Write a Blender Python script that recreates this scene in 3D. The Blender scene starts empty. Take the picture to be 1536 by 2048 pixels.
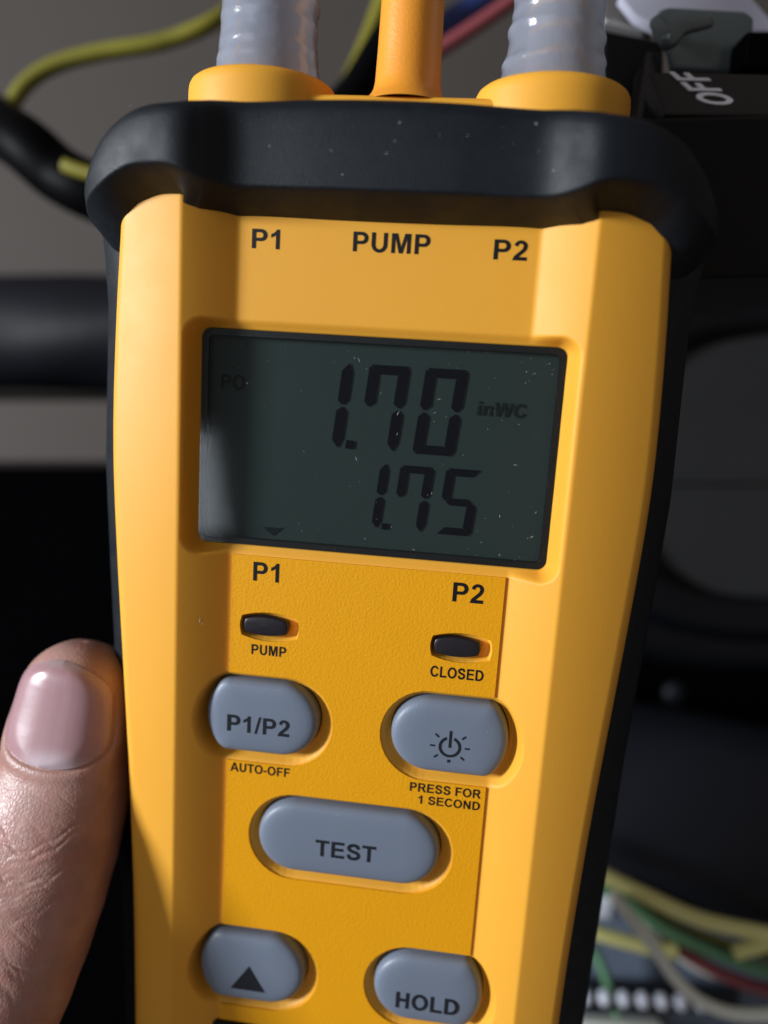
import bpy, math, random
import numpy as np
from mathutils import Matrix, Vector
from mathutils.geometry import tessellate_polygon
random.seed(7); rng = np.random.default_rng(7)
sc = bpy.context.scene
COL = sc.collection
MM = 0.001

# ------------------------------------------------------------------ camera, world, lamps
CZ = 1.3
cam = bpy.data.cameras.new("camera"); camo = bpy.data.objects.new("camera", cam); COL.objects.link(camo)
camo.location = (0, 0, CZ); camo.rotation_euler = (math.radians(90), 0, 0)
cam.sensor_fit = 'VERTICAL'; cam.sensor_height = 36.0; cam.lens = 36.0*1479/2048
cam.clip_start = 0.004; cam.clip_end = 20
cam.dof.use_dof = True; cam.dof.focus_distance = 0.1035; cam.dof.aperture_fstop = 7.6
sc.camera = camo
w = bpy.data.worlds.new("World"); sc.world = w; w.use_nodes = True
bg = w.node_tree.nodes['Background']; bg.inputs[0].default_value = (0.62, 0.54, 0.50, 1); bg.inputs[1].default_value = 0.20
sc.view_settings.view_transform = 'Standard'; sc.view_settings.look = 'None'
sc.view_settings.exposure = 0.0; sc.view_settings.gamma = 1.0
try:
    sc.cycles.max_bounces = 8; sc.cycles.transparent_max_bounces = 12; sc.cycles.caustics_reflective = False
    sc.cycles.caustics_refractive = False
except Exception: pass

f_px = 1479.0
u_ax = Vector((0.99219, -0.07971, 0.09592)); v_ax = Vector((0.06186, 0.98236, 0.17650)); n_ax = u_ax.cross(v_ax)
def c2w(p): return Vector((p[0], -p[2], p[1]))          # camera axes -> world axes
ORI = Vector((-0.2069, 8.5517, -102.0)) - 1.2*u_ax
M = Matrix.Identity(4)
for i, a in enumerate((u_ax, v_ax, n_ax)):
    wv = c2w(a)
    for r in range(3): M[r][i] = wv[r]
ow = c2w(ORI)*MM + Vector((0, 0, CZ))
for r in range(3): M[r][3] = ow[r]
def dev(u, v, n): return M @ Vector((u*MM, v*MM, n*MM))   # meter axes (mm) -> world
def at(px, py, Y): return Vector(((px-768)/f_px*Y, Y, CZ-(py-1024)/f_px*Y))

def area(name, pos, target, size, power, col, sy=None):
    l = bpy.data.lights.new(name, 'AREA'); l.energy = power; l.color = col; l.size = size
    if sy: l.shape = 'RECTANGLE'; l.size_y = sy
    o = bpy.data.objects.new(name, l); COL.objects.link(o); o.location = pos
    o.rotation_euler = (Vector(target)-Vector(pos)).to_track_quat('-Z', 'Y').to_euler()
    return o
tgt = dev(0, -20, 0)
def from_dir(d, dist): 
    return tgt + (M.to_3x3() @ Vector(d).normalized())*dist
area("work_lamp", from_dir((-0.86, 0.16, 0.43), 1.0), tgt, 0.17, 15.5, (0.90, 0.95, 1.0), 0.22)
area("room_lamp", from_dir((-0.50, 0.30, 0.81), 1.5), tgt, 0.75, 2.5, (0.78, 0.88, 1.0), 0.70)
area("display_glare_lamp", from_dir((-0.365, -0.135, 0.93), 0.9), dev(-20, 0, 0), 0.050, 0.13, (0.80, 0.90, 1.0), 0.13)  # added lamp, gives the bright strip reflected at the left of the display

# ------------------------------------------------------------------ helpers
def tag(o, label=None, cat=None, group=None, kind=None):
    if label: o['label'] = label
    if cat: o['category'] = cat
    if group: o['group'] = group
    if kind: o['kind'] = kind
    return o
def mesh_np(name, V, F, m=None, parent=None, smooth=True, scale=MM):
    """V (N,3) array, F (K,3|4) array or list of lists"""
    me = bpy.data.meshes.new(name)
    if isinstance(F, np.ndarray):
        V = np.ascontiguousarray(np.asarray(V, dtype=np.float32)*scale); k = F.shape[1]
        me.vertices.add(len(V)); me.vertices.foreach_set('co', V.ravel())
        me.loops.add(F.size); me.loops.foreach_set('vertex_index', F.astype(np.int32).ravel())
        me.polygons.add(len(F)); me.polygons.foreach_set('loop_start', np.arange(0, F.size, k, dtype=np.int32))
        me.update(calc_edges=True)
    else:
        me.from_pydata([tuple(float(c)*scale for c in p) for p in V], [], F); me.update()
    me.polygons.foreach_set('use_smooth', [smooth]*len(me.polygons))
    if m: me.materials.append(m)
    o = bpy.data.objects.new(name, me); COL.objects.link(o)
    if parent: o.parent = parent
    return o
def bevel(o, wd, seg=3, ang=35):
    b = o.modifiers.new('b', 'BEVEL'); b.width = wd*MM; b.segments = seg; b.limit_method = 'ANGLE'; b.angle_limit = math.radians(ang)
    for p in o.data.polygons: p.use_smooth = True
    n = o.modifiers.new('n', 'WEIGHTED_NORMAL'); n.keep_sharp = True
    return o
def empty(name, mat=None, loc=None):
    o = bpy.data.objects.new(name, None); COL.objects.link(o); o.empty_display_size = 0.01
    if mat is not None: o.matrix_world = mat
    if loc is not None: o.location = loc
    return o
def catmull(P, n=12):
    P = [np.array(p, float) for p in P]; P = [2*P[0]-P[1]] + P + [2*P[-1]-P[-2]]
    out = []
    for i in range(1, len(P)-2):
        a, b, c, d = P[i-1:i+3]
        for k in range(n):
            t = k/n
            out.append(0.5*((2*b)+(c-a)*t+(2*a-5*b+4*c-d)*t*t+(3*b-a-3*c+d)*t**3))
    out.append(P[-2]); return np.array(out)
def grid_faces(nr, nc, closed=False):
    r = np.arange(nr-1)[:, None]; c = np.arange(nc if closed else nc-1)[None, :]
    a = r*nc+c; b = r*nc+(c+1) % nc
    return np.stack([a, b, b+nc, a+nc], -1).reshape(-1, 4)
def box_vf(x0, x1, y0, y1, z0, z1):
    V = [(x, y, z) for z in (z0, z1) for y in (y0, y1) for x in (x0, x1)]
    return V, [[0,2,3,1],[4,5,7,6],[0,1,5,4],[2,6,7,3],[0,4,6,2],[1,3,7,5]]
def prism(poly, n0, n1, holes=()):
    """closed solid with outline poly (CCW, mm) and holes, from n0 to n1"""
    loops = [list(poly)] + [list(h) for h in holes]
    tris = tessellate_polygon([[Vector((p[0], p[1], 0)) for p in l] for l in loops])
    flat = [p for l in loops for p in l]; N = len(flat)
    V = [(p[0], p[1], n1) for p in flat] + [(p[0], p[1], n0) for p in flat]
    F = []
    for t in tris:
        a, b, c = (flat[i] for i in t)
        ar = (b[0]-a[0])*(c[1]-a[1])-(b[1]-a[1])*(c[0]-a[0])
        if abs(ar) < 1e-9: continue
        t = list(t) if ar > 0 else list(t)[::-1]
        F.append(t); F.append([i+N for i in t[::-1]])
    k = 0
    for li, l in enumerate(loops):
        n = len(l); ar = sum(l[i][0]*l[(i+1) % n][1]-l[(i+1) % n][0]*l[i][1] for i in range(n))
        ccw = ar > 0
        for i in range(n):
            a, b = k+i, k+(i+1) % n
            q = [a+N, b+N, b, a]
            if ccw != (li == 0): q = q[::-1]
            F.append(q)
        k += n
    return V, F
def tube(name, pts, r, m, parent=None, seg=20, scale=1.0, smooth_n=10, prof=None):
    C = catmull(pts, smooth_n); n = len(C)
    T = np.gradient(C, axis=0); T /= np.linalg.norm(T, axis=1)[:, None]
    ref = np.array((0.1, 0.9, 0.3)); V = []
    nrm = np.cross(T[0], ref); nrm /= np.linalg.norm(nrm)
    a = np.linspace(0, 2*math.pi, seg, endpoint=False)
    R = np.full(n, r) if np.isscalar(r) else np.interp(np.linspace(0, 1, n), np.linspace(0, 1, len(r)), r)
    for i in range(n):
        nrm = nrm - T[i]*np.dot(nrm, T[i]); nrm /= np.linalg.norm(nrm); bi = np.cross(T[i], nrm)
        rr = R[i]*(prof(i/(n-1), a) if prof else np.ones(seg))
        V.append(C[i] + rr[:, None]*(np.cos(a)[:, None]*nrm + np.sin(a)[:, None]*bi))
    V = np.concatenate(V); F = grid_faces(n, seg, True)
    Fl = F.tolist() + [list(range(seg))[::-1], list(range((n-1)*seg, n*seg))]
    return mesh_np(name, V, Fl, m, parent, True, scale)
def smooth01(x): x = np.clip(x, 0, 1); return x*x*(3-2*x)
def smin(a, b, k): h = np.clip(0.5+0.5*(b-a)/k, 0, 1); return b*(1-h)+a*h-k*h*(1-h)
def smax(a, b, k): return -smin(-a, -b, k)

# ------------------------------------------------------------------ materials
def mat(name, col, rough=0.5, spec=0.5, metal=0.0, sss=0.0, bump=0.0, bscale=2000, mott=0.0, mscale=60, coat=0.0, rvar=0.0, sheen=0.0, detail=4):
    m = bpy.data.materials.new(name); m.use_nodes = True; nt = m.node_tree; b = nt.nodes['Principled BSDF']
    b.inputs['Base Color'].default_value = (*col, 1); b.inputs['Roughness'].default_value = rough
    b.inputs['Specular IOR Level'].default_value = spec; b.inputs['Metallic'].default_value = metal
    if coat: b.inputs['Coat Weight'].default_value = coat; b.inputs['Coat Roughness'].default_value = 0.15
    if sheen: b.inputs['Sheen Weight'].default_value = sheen
    if sss:
        b.inputs['Subsurface Weight'].default_value = sss; b.inputs['Subsurface Radius'].default_value = (1.0, 0.45, 0.15)
        b.inputs['Subsurface Scale'].default_value = 0.0015
    tc = nt.nodes.new('ShaderNodeTexCoord')
    def noise(s, d=4, r=0.55):
        n = nt.nodes.new('ShaderNodeTexNoise'); n.inputs['Scale'].default_value = s; n.inputs['Detail'].default_value = d
        n.inputs['Roughness'].default_value = r; nt.links.new(tc.outputs['Object'], n.inputs['Vector']); return n
    if mott:
        n = noise(mscale); mx = nt.nodes.new('ShaderNodeMix'); mx.data_type = 'RGBA'
        mx.inputs[6].default_value = (*[c*(1-mott) for c in col], 1); mx.inputs[7].default_value = (*[min(1, c*(1+mott)) for c in col], 1)
        nt.links.new(n.outputs['Fac'], mx.inputs[0]); nt.links.new(mx.outputs[2], b.inputs['Base Color'])
    if rvar:
        n = noise(mscale*2.5, 6); mr = nt.nodes.new('ShaderNodeMapRange'); mr.inputs[1].default_value = 0.3; mr.inputs[2].default_value = 0.7
        mr.inputs[3].default_value = max(0.02, rough-rvar); mr.inputs[4].default_value = min(1, rough+rvar)
        nt.links.new(n.outputs['Fac'], mr.inputs[0]); nt.links.new(mr.outputs[0], b.inputs['Roughness'])
    if bump:
        n = noise(bscale, detail); bp = nt.nodes.new('ShaderNodeBump'); bp.inputs['Strength'].default_value = bump
        bp.inputs['Distance'].default_value = 0.00015
        nt.links.new(n.outputs['Fac'], bp.inputs['Height']); nt.links.new(bp.outputs[0], b.inputs['Normal'])
    return m
SHELL = mat('yellow_plastic', (0.85, 0.40, 0.038), 0.50, 0.38, sss=0.12, bump=0.16, bscale=5000, mott=0.03, mscale=90, rvar=0.02)
NOZ = mat('orange_plastic', (0.86, 0.33, 0.03), 0.36, 0.5, sss=0.2, bump=0.3, bscale=2500)
LABEL = mat('label_film', (0.86, 0.375, 0.004), 0.38, 0.45, bump=0.45, bscale=2600, mott=0.03, mscale=120)
BTN = mat('grey_silicone', (0.170, 0.205, 0.270), 0.42, 0.45, bump=0.15, bscale=4000, mott=0.03, mscale=200, sss=0.05)
INK = mat('black_ink', (0.006, 0.006, 0.008), 0.5, 0.3)
INKG = mat('dark_button_ink', (0.012, 0.014, 0.02), 0.55, 0.3)
RUB = mat('black_rubber', (0.003, 0.0058, 0.0100), 0.50, 0.34, bump=0.5, bscale=6000, mott=0.25, mscale=140, rvar=0.08)
LENS = mat('dark_lens', (0.016, 0.014, 0.018), 0.32, 0.5, bump=0.2, bscale=1500)
FRAME = mat('black_frame', (0.004, 0.004, 0.0045), 0.5, 0.3)
LCD = mat('lcd_glass', (0.023, 0.037, 0.034), 0.6, 0.08, mott=0.05, mscale=60)
SEG = mat('lcd_segment', (0.001, 0.0015, 0.005), 0.6, 0.02)
SEGG = mat('lcd_small_print', (0.007, 0.012, 0.014), 0.6, 0.02)
def glass_mat(name, tint, rough, f0=1.45, dirt=0.0):
    m = bpy.data.materials.new(name); m.use_nodes = True; nt = m.node_tree; nt.nodes.remove(nt.nodes['Principled BSDF'])
    out = nt.nodes['Material Output']; tr = nt.nodes.new('ShaderNodeBsdfTransparent'); tr.inputs[0].default_value = (*tint, 1)
    gl = nt.nodes.new('ShaderNodeBsdfGlossy'); gl.inputs['Roughness'].default_value = rough
    fr = nt.nodes.new('ShaderNodeFresnel'); fr.inputs[0].default_value = f0; mx = nt.nodes.new('ShaderNodeMixShader')
    ge = nt.nodes.new('ShaderNodeNewGeometry'); iv = nt.nodes.new('ShaderNodeMath'); iv.operation = 'SUBTRACT'; iv.inputs[0].default_value = 1.0
    nt.links.new(ge.outputs['Backfacing'], iv.inputs[1]); ml = nt.nodes.new('ShaderNodeMath'); ml.operation = 'MULTIPLY'
    nt.links.new(fr.outputs[0], ml.inputs[0]); nt.links.new(iv.outputs[0], ml.inputs[1])
    nt.links.new(ml.outputs[0], mx.inputs[0]); nt.links.new(tr.outputs[0], mx.inputs[1]); nt.links.new(gl.outputs[0], mx.inputs[2])
    last = mx.outputs[0]
    if dirt:
        tc = nt.nodes.new('ShaderNodeTexCoord'); n = nt.nodes.new('ShaderNodeTexNoise'); n.inputs['Scale'].default_value = 70
        n.inputs['Detail'].default_value = 6; nt.links.new(tc.outputs['Object'], n.inputs['Vector'])
        mr = nt.nodes.new('ShaderNodeMapRange'); mr.inputs[1].default_value = .4; mr.inputs[2].default_value = .75; mr.inputs[3].default_value = 0.004; mr.inputs[4].default_value = dirt
        nt.links.new(n.outputs['Fac'], mr.inputs[0])
        df = nt.nodes.new('ShaderNodeBsdfDiffuse'); df.inputs[0].default_value = (.55, .6, .65, 1)
        m2 = nt.nodes.new('ShaderNodeMixShader'); nt.links.new(mr.outputs[0], m2.inputs[0]); nt.links.new(last, m2.inputs[1]); nt.links.new(df.outputs[0], m2.inputs[2])
        last = m2.outputs[0]
    nt.links.new(last, out.inputs['Surface']); return m
WINDOW = glass_mat('clear_window', (0.95, 0.97, 0.97), 0.07, 1.42, 0.004)
def hose_mat():
    m = bpy.data.materials.new('milky_silicone'); m.use_nodes = True; nt = m.node_tree; b = nt.nodes['Principled BSDF']
    b.inputs['Base Color'].default_value = (.44, .50, .62, 1); b.inputs['Roughness'].default_value = .22
    b.inputs['Subsurface Weight'].default_value = .35; b.inputs['Subsurface Scale'].default_value = .003
    tc = nt.nodes.new('ShaderNodeTexCoord'); n = nt.nodes.new('ShaderNodeTexNoise'); n.inputs['Scale'].default_value = 350; n.inputs['Detail'].default_value = 4
    nt.links.new(tc.outputs['Object'], n.inputs['Vector']); bp = nt.nodes.new('ShaderNodeBump'); bp.inputs['Strength'].default_value = .5; bp.inputs['Distance'].default_value = .0004
    nt.links.new(n.outputs['Fac'], bp.inputs['Height']); nt.links.new(bp.outputs[0], b.inputs['Normal'])
    tr = nt.nodes.new('ShaderNodeBsdfTransparent'); tr.inputs[0].default_value = (.86, .88, .92, 1)
    gl = nt.nodes.new('ShaderNodeBsdfGlossy'); gl.inputs['Roughness'].default_value = .16; nt.links.new(bp.outputs[0], gl.inputs['Normal'])
    tl_ = nt.nodes.new('ShaderNodeBsdfTranslucent'); tl_.inputs[0].default_value = (.66, .72, .84, 1); m0 = nt.nodes.new('ShaderNodeMixShader'); m0.inputs[0].default_value = .5
    nt.links.new(b.outputs[0], m0.inputs[1]); nt.links.new(tl_.outputs[0], m0.inputs[2])
    m1 = nt.nodes.new('ShaderNodeMixShader'); m1.inputs[0].default_value = .26
    nt.links.new(m0.outputs[0], m1.inputs[1]); nt.links.new(tr.outputs[0], m1.inputs[2])
    fr = nt.nodes.new('ShaderNodeFresnel'); fr.inputs[0].default_value = 1.45; m2 = nt.nodes.new('ShaderNodeMixShader')
    nt.links.new(bp.outputs[0], fr.inputs['Normal'])
    ge = nt.nodes.new('ShaderNodeNewGeometry'); iv = nt.nodes.new('ShaderNodeMath'); iv.operation = 'SUBTRACT'; iv.inputs[0].default_value = 1.0
    nt.links.new(ge.outputs['Backfacing'], iv.inputs[1]); ml = nt.nodes.new('ShaderNodeMath'); ml.operation = 'MULTIPLY'
    nt.links.new(fr.outputs[0], ml.inputs[0]); nt.links.new(iv.outputs[0], ml.inputs[1])
    nt.links.new(ml.outputs[0], m2.inputs[0]); nt.links.new(m1.outputs[0], m2.inputs[1]); nt.links.new(gl.outputs[0], m2.inputs[2])
    nt.links.new(m2.outputs[0], nt.nodes['Material Output'].inputs['Surface']); return m
HOSE = hose_mat()
DUST = mat('pale_dust', (0.75, 0.78, 0.8), 0.8, 0.2)

# ------------------------------------------------------------------ lettering (bold grotesque, own outlines)
def arc(cx, cy, rx, ry, a0, a1, n=14):
    return [(cx+rx*math.cos(math.radians(a0+(a1-a0)*i/n)), cy+ry*math.sin(math.radians(a0+(a1-a0)*i/n))) for i in range(n+1)]
def stroke(P, wd):
    C = catmull(P, 8); T = np.gradient(C, axis=0); T /= np.linalg.norm(T, axis=1)[:, None]
    N = np.stack([-T[:, 1], T[:, 0]], 1)*wd/2
    return [tuple(p) for p in (C+N)] + [tuple(p) for p in (C-N)[::-1]]
GL = {
 'P': (667, [[(73,0),(217,0),(217,270)]+arc(398,493,222,223,-90,90)+[(73,716)], [(217,391),(217,595)]+arc(380,493,95,102,90,-90)]),
 '1': (556, [[(393,0),(393,719),(282,719),(250,650),(180,590),(87,545),(87,420),(170,452),(256,512),(256,0)]]),
 '2': (556, [[(506,0),(506,127),(234,127),(300,195),(400,285),(478,390)]+arc(287,505,219,214,-8,172,18)+[(185,488)]+arc(282,512,87,92,168,-12,12)+[(335,405),(230,300),(90,160),(25,0)]]),
 'U': (722, [[(72,716)]+arc(360,285,288,297,180,360,20)+[(648,716),(504,716)]+arc(360,285,144,168,360,180,16)+[(216,716)]]),
 'M': (833, [[(71,0),(205,0),(205,564),(347,0),(486,0),(628,564),(628,0),(762,0),(762,716),(545,716),(417,228),(287,716),(71,716)]]),
 'C': (722, [arc(377,358,330,370,27,333,30)+[(532,262)]+arc(385,358,190,246,318,42,22)]),
 'L': (611, [[(73,0),(576,0),(576,121),(217,121),(217,710),(73,710)]]),
 'O': (778, [arc(390,358,350,370,0,350,35), arc(390,358,203,246,0,350,35)]),
 'S': (667, [stroke([(548,505),(470,625),(330,660),(185,618),(128,515),(205,420),(340,370),(480,318),(552,210),(480,95),(335,54),(185,92),(108,225)],138)]),
 'E': (667, [[(73,0),(618,0),(618,121),(217,121),(217,315),(577,315),(577,436),(217,436),(217,595),(604,595),(604,716),(73,716)]]),
 'D': (722, [[(72,0)]+arc(336,358,345,358,-90,90,20)+[(72,716)], [(217,121),(217,595)]+arc(325,358,205,237,90,-90,20)]),
 'A': (722, [[(718,0),(432,716),(279,716),(0,0),(152,0),(212,163),(498,163),(560,0)], [(451,284),(258,284),(355,549)]]),
 'T': (611, [[(234,0),(378,0),(378,595),(590,595),(590,716),(21,716),(21,595),(234,595)]]),
 '-': (333, [[(56,191),(278,191),(278,328),(56,328)]]),
 'F': (611, [[(73,0),(218,0),(218,304),(517,304),(517,425),(218,425),(218,595),(564,595),(564,716),(73,716)]]),
 'R': (722, [[(73,0),(217,0),(217,299),(330,296),(395,240),(549,0),(722,0),(585,215),(520,300)]+arc(452,514,190,202,-55,90,14)+[(73,716)], [(217,413),(217,595)]+arc(420,504,76,91,90,-90)]),
 'N': (722, [[(74,0),(208,0),(208,467),(496,0),(641,0),(641,716),(507,716),(507,238),(214,716),(74,716)]]),
 '/': (278, [[(0,-12),(102,-12),(282,728),(178,728)]]),
 'H': (722, [[(73,0),(217,0),(217,313),(501,313),(501,0),(645,0),(645,716),(501,716),(501,434),(217,434),(217,716),(73,716)]]),
 'i': (278, [[(72,0),(209,0),(209,519),(72,519)], 'new', [(72,590),(209,590),(209,716),(72,716)]]),
 'n': (611, [[(73,0),(210,0),(210,300)]+arc(308,318,98,105,180,0,10)[0:]+[(406,0),(543,0)]+arc(385,370,158,161,0,110,10)+[(255,490),(200,443),(200,519),(73,519)]]),
 'W': (944, [[(173,0),(329,0),(472,535),(614,0),(767,0),(941,716),(796,716),(686,210),(561,716),(389,716),(258,218),(150,716),(2,716)]]),
 ' ': (278, []),
}
def lettering(text, u0, u1, v0, v1, n0, n1, m, parent, hf=None, slant=0.0, name='lettering'):
    V, F = [], []; x = 0; polys = []
    for ch in text:
        adv, loops = GL[ch]; cur = []
        for l in loops:
            if l == 'new': polys.append(cur); cur = []; continue
            cur.append([(p[0]+x, p[1]) for p in l])
        if cur: polys.append(cur)
        x += adv
    xs = [p[0] for g in polys for p in g[0]]; a, b = min(xs), max(xs)
    T = lambda p: (u0+(p[0]-a)/(b-a)*(u1-u0)+slant*(p[1]/716)*(v1-v0), v0+p[1]/716*(v1-v0))
    for g in polys:
        g2 = [[T(p) for p in l] for l in g]
        v_, f_ = prism(g2[0], n0, n1, g2[1:]); k = len(V)
        if hf: v_ = [(p[0], p[1], p[2]+hf(p[0], p[1])) for p in v_]
        V += v_; F += [[i+k for i in q] for q in f_]
    return mesh_np(name, V, F, m, parent, False)

# ------------------------------------------------------------------ outlines
def rrect(hx, hy, r, cx=0, cy=0, n=8):
    P = []
    for sx, sy, a in ((1,1,0),(-1,1,90),(-1,-1,180),(1,-1,270)):
        P += arc(cx+sx*(hx-r), cy+sy*(hy-r), r, r, a, a+90, n)
    return P
def stadium(cx, cy, w_, h_, clip=0, off=0.0):
    """pill outline; clip=-1/+1: that end is a flatter arc with small corners"""
    hx, hy = w_/2+off, h_/2+off; r = hy; P = []
    if clip == 0:
        return arc(cx+hx-r, cy, r, r, -90, 90, 18)+arc(cx-hx+r, cy, r, r, 90, 270, 18)
    semi = arc(-hx+r, 0, r, r, 90, 270, 18)
    R = 7.9+off; rc = 2.2+off*0.5; ex = hx-R          # big end arc centre
    # corner circle tangent to the top edge and, inside, to the end arc
    dy = hy-rc; dx = ex+math.sqrt(max(0.01, (R-rc)**2-dy*dy))
    th = math.degrees(math.atan2(dy, dx-ex))
    end = arc(dx, -dy, rc, rc, -90, -th, 6)+arc(ex, 0, R, R, -th, th, 14)[1:-1]+arc(dx, dy, rc, rc, th, 90, 6)
    P = end+semi
    if clip < 0: P = [(-p[0], p[1]) for p in P][::-1]
    return [(p[0]+cx, p[1]+cy) for p in P]
def sdf(U, Vv, poly):
    P = np.array(poly); Q = np.roll(P, -1, 0); d2 = np.full(U.shape, 1e9); ins = np.zeros(U.shape, bool)
    for (ax, ay), (bx, by) in zip(P, Q):
        ex, ey = bx-ax, by-ay; wx, wy = U-ax, Vv-ay; L2 = ex*ex+ey*ey+1e-12
        t = np.clip((wx*ex+wy*ey)/L2, 0, 1); d2 = np.minimum(d2, (wx-ex*t)**2+(wy-ey*t)**2)
        c = ((ay <= Vv) & (by > Vv)) | ((by <= Vv) & (ay > Vv))
        xi = ax+(Vv-ay)/(by-ay+1e-12)*ex
        ins ^= c & (U < xi)
    return np.where(ins, -1, 1)*np.sqrt(d2)
BTNS = [  # cx, cy, w, h, clip
 (-14.2, -41.05, 17.0, 11.3, -1), (13.6, -40.85, 17.1, 11.3, 1), (-0.3, -59.75, 27.8, 11.5, 0),
 (-14.4, -83.6, 17.0, 11.8, -1), (13.5, -83.1, 16.9, 11.4, 1)]
LCDP = rrect(24.9, 15.15, 1.3)
SLOTS = [(-13.75, -27.0), (14.2, -27.35)]
def slot_poly(cx, cy, hx, hy, bow):
    P = []
    for i in range(9): t = -1+i/4; P.append((cx+hx*t, cy-hy-bow*(1-t*t)))
    for i in range(5): t = -0.8+i*0.4; P.append((cx+hx+0.3*(1-t*t), cy+hy*t))
    for i in range(9): t = 1-i/4; P.append((cx+hx*t, cy+hy+bow*(1-t*t)))
    for i in range(5): t = 0.8-i*0.4; P.append((cx-hx-0.3*(1-t*t), cy+hy*t))
    return P
VW = [-140,-98,-75,-60,-50,-35,-20,-5,0,10,20,25,29,45]; WW = [33.3,33.5,33.9,34.5,35.0,36.0,37.0,37.8,37.8,37.5,36.9,36.6,36.1,35.6]
def halfw(v):
    v = np.asarray(v, float)
    return sum(np.interp(v+d, VW, WW) for d in (-6,-3,0,3,6))/5
HR = 3.4
def base_h(U, Vv):
    a = np.abs(U); t_ = np.clip((a-20.0)/6.6, 0, 1.3); inn = HR*(1.22*t_-0.22*t_*t_)-np.where(a < 20, (20-a)*.6, 0); out = HR+0.04-(a-26.6)*0.17-0.009*np.maximum(a-26.6, 0)**2
    return smax(smin(inn, out, 0.16), 0*a, 0.25)

# ------------------------------------------------------------------ the meter
meter = empty('pressure_meter', M)
tag(meter, 'yellow handheld pressure meter in black rubber boot, display reading 1.70 over 1.75', 'pressure meter')

def build_shell():
    vs = np.concatenate([np.arange(-140, -101, 2.0), np.arange(-101, 34, 0.15), np.arange(34, 40, 1.5)])
    s_in = np.linspace(-1, 1, 500)
    W = halfw(vs)[:, None]; U = s_in[None, :]*(W-1.35); Vv = np.repeat(vs[:, None], len(s_in), 1)
    h = base_h(U, Vv)
    d = sdf(U, Vv, LCDP)
    h = np.where(d < 2.6, -0.7+(h+0.7)*smooth01((d+0.1)/1.5), h); h = np.where(d < 0.0, -0.7-2.6*smooth01(-d/0.35), h)
    # little ledge under the display window
    for (cx, cy, w_, h_, cl) in BTNS:
        box = (np.abs(U-cx) < w_/2+4) & (np.abs(Vv-cy) < h_/2+4)
        dd = np.full(U.shape, 9.0); idx = np.where(box); dd[idx] = sdf(U[idx], Vv[idx], stadium(cx, cy, w_, h_, cl))
        d3_ = np.full(U.shape, 9.0); d3_[idx] = sdf(U[idx], Vv[idx], stadium(cx+.2, cy-.5, w_+.9, h_, cl))
        fl = -1.15
        h = fl+(h-fl)*smooth01((d3_-0.0)/1.4); h = np.where(dd < 0.14, fl-2.5*smooth01((0.14-dd)/0.3), h)
    for (cx, cy) in SLOTS:
        box = (np.abs(U-cx) < 8) & (np.abs(Vv-cy) < 5); dd = np.full(U.shape, 9.0); idx = np.where(box)
        dd[idx] = sdf(U[idx], Vv[idx], slot_poly(cx, cy, 4.0, 1.42, 0.68))
        h = -1.1+(h+1.1)*smooth01((dd+0.3)/0.5)
    # rounded edge and side wall, added as columns on both sides
    t0 = 0.33; prof = [((math.sin(t)-math.sin(t0))*2.3, -(math.cos(t0)-math.cos(t))*2.3) for t in np.linspace(t0, math.pi/2, 10)[1:]] + [(1.7, -4.0), (1.95, -8), (2.1, -14)]
    L = [np.stack([-(W[:, 0]-1.35)-dx, vs, h[:, 0]+dz], 1) for dx, dz in prof][::-1]
    R = [np.stack([(W[:, 0]-1.35)+dx, vs, h[:, -1]+dz], 1) for dx, dz in prof]
    mid = np.stack([U, Vv, h], 2)
    A = np.concatenate([np.stack(L, 1), mid, np.stack(R, 1)], 1)
    return mesh_np('shell', A.reshape(-1, 3), grid_faces(A.shape[0], A.shape[1]), SHELL, meter)
build_shell()

# label panel with cut-outs
def label_panel():
    o = mesh_np('label_panel', *prism([(-19.55,-97),(19.55,-97),(19.55,-16.5),(-19.55,-16.5)], 0.0, 0.30), LABEL, meter, False)
    cut = []
    for (cx, cy, w_, h_, cl) in BTNS: cut.append(stadium(cx+.2, cy-.5, w_+.9, h_, cl, 1.4))
    for (cx, cy) in SLOTS: cut.append(slot_poly(cx, cy, 4.1, 1.5, 0.7))
    cut.append([(-21,-99),(-9.5,-99),(-9.5,-94.3),(-21,-94.3)])
    hs = []
    for p in cut:
        c = mesh_np('cutter', *prism(p, -3, 3), None, meter, False); hs.append(c)
        b = o.modifiers.new('cut', 'BOOLEAN'); b.object = c; b.operation = 'DIFFERENCE'; b.solver = 'EXACT'
    bpy.context.view_layer.update()
    dg = bpy.context.evaluated_depsgraph_get(); me = bpy.data.meshes.new_from_object(o.evaluated_get(dg))
    o.modifiers.clear(); o.data = me; me.name = 'label_panel'
    if not me.materials: me.materials.append(LABEL)
    for c in hs: bpy.data.objects.remove(c)
    b = o.modifiers.new('b', 'BEVEL'); b.width = 0.24*MM; b.segments = 3; b.limit_method = 'ANGLE'; b.angle_limit = math.radians(60)
    o['label'] = 'deeper orange satin label field around the buttons'
    return o
panel = label_panel()
for t, a in (('P1', (-18.1,-14.3,25.8,28.3)), ('PUMP', (-4.4,5.8,26.0,28.5)), ('P2', (14.1,18.4,25.8,28.3))):
    lettering(t, *a, 0.0, 0.04, INK, meter)
for t, a in (('P1', (-16.4,-12.6,-20.15,-17.35)), ('P2', (12.4,16.7,-20.55,-17.75)), ('PUMP', (-16.3,-11.1,-31.35,-29.8)),
             ('CLOSED', (10.1,17.7,-32.0,-30.35)), ('AUTO-OFF', (-19.0,-9.8,-50.35,-48.9)),
             ('PRESS FOR', (8.4,18.9,-50.2,-48.8)), ('1 SECOND', (9.8,18.9,-52.1,-50.75))):
    lettering(t, *a, 0.29, 0.335, INK, panel)

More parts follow.
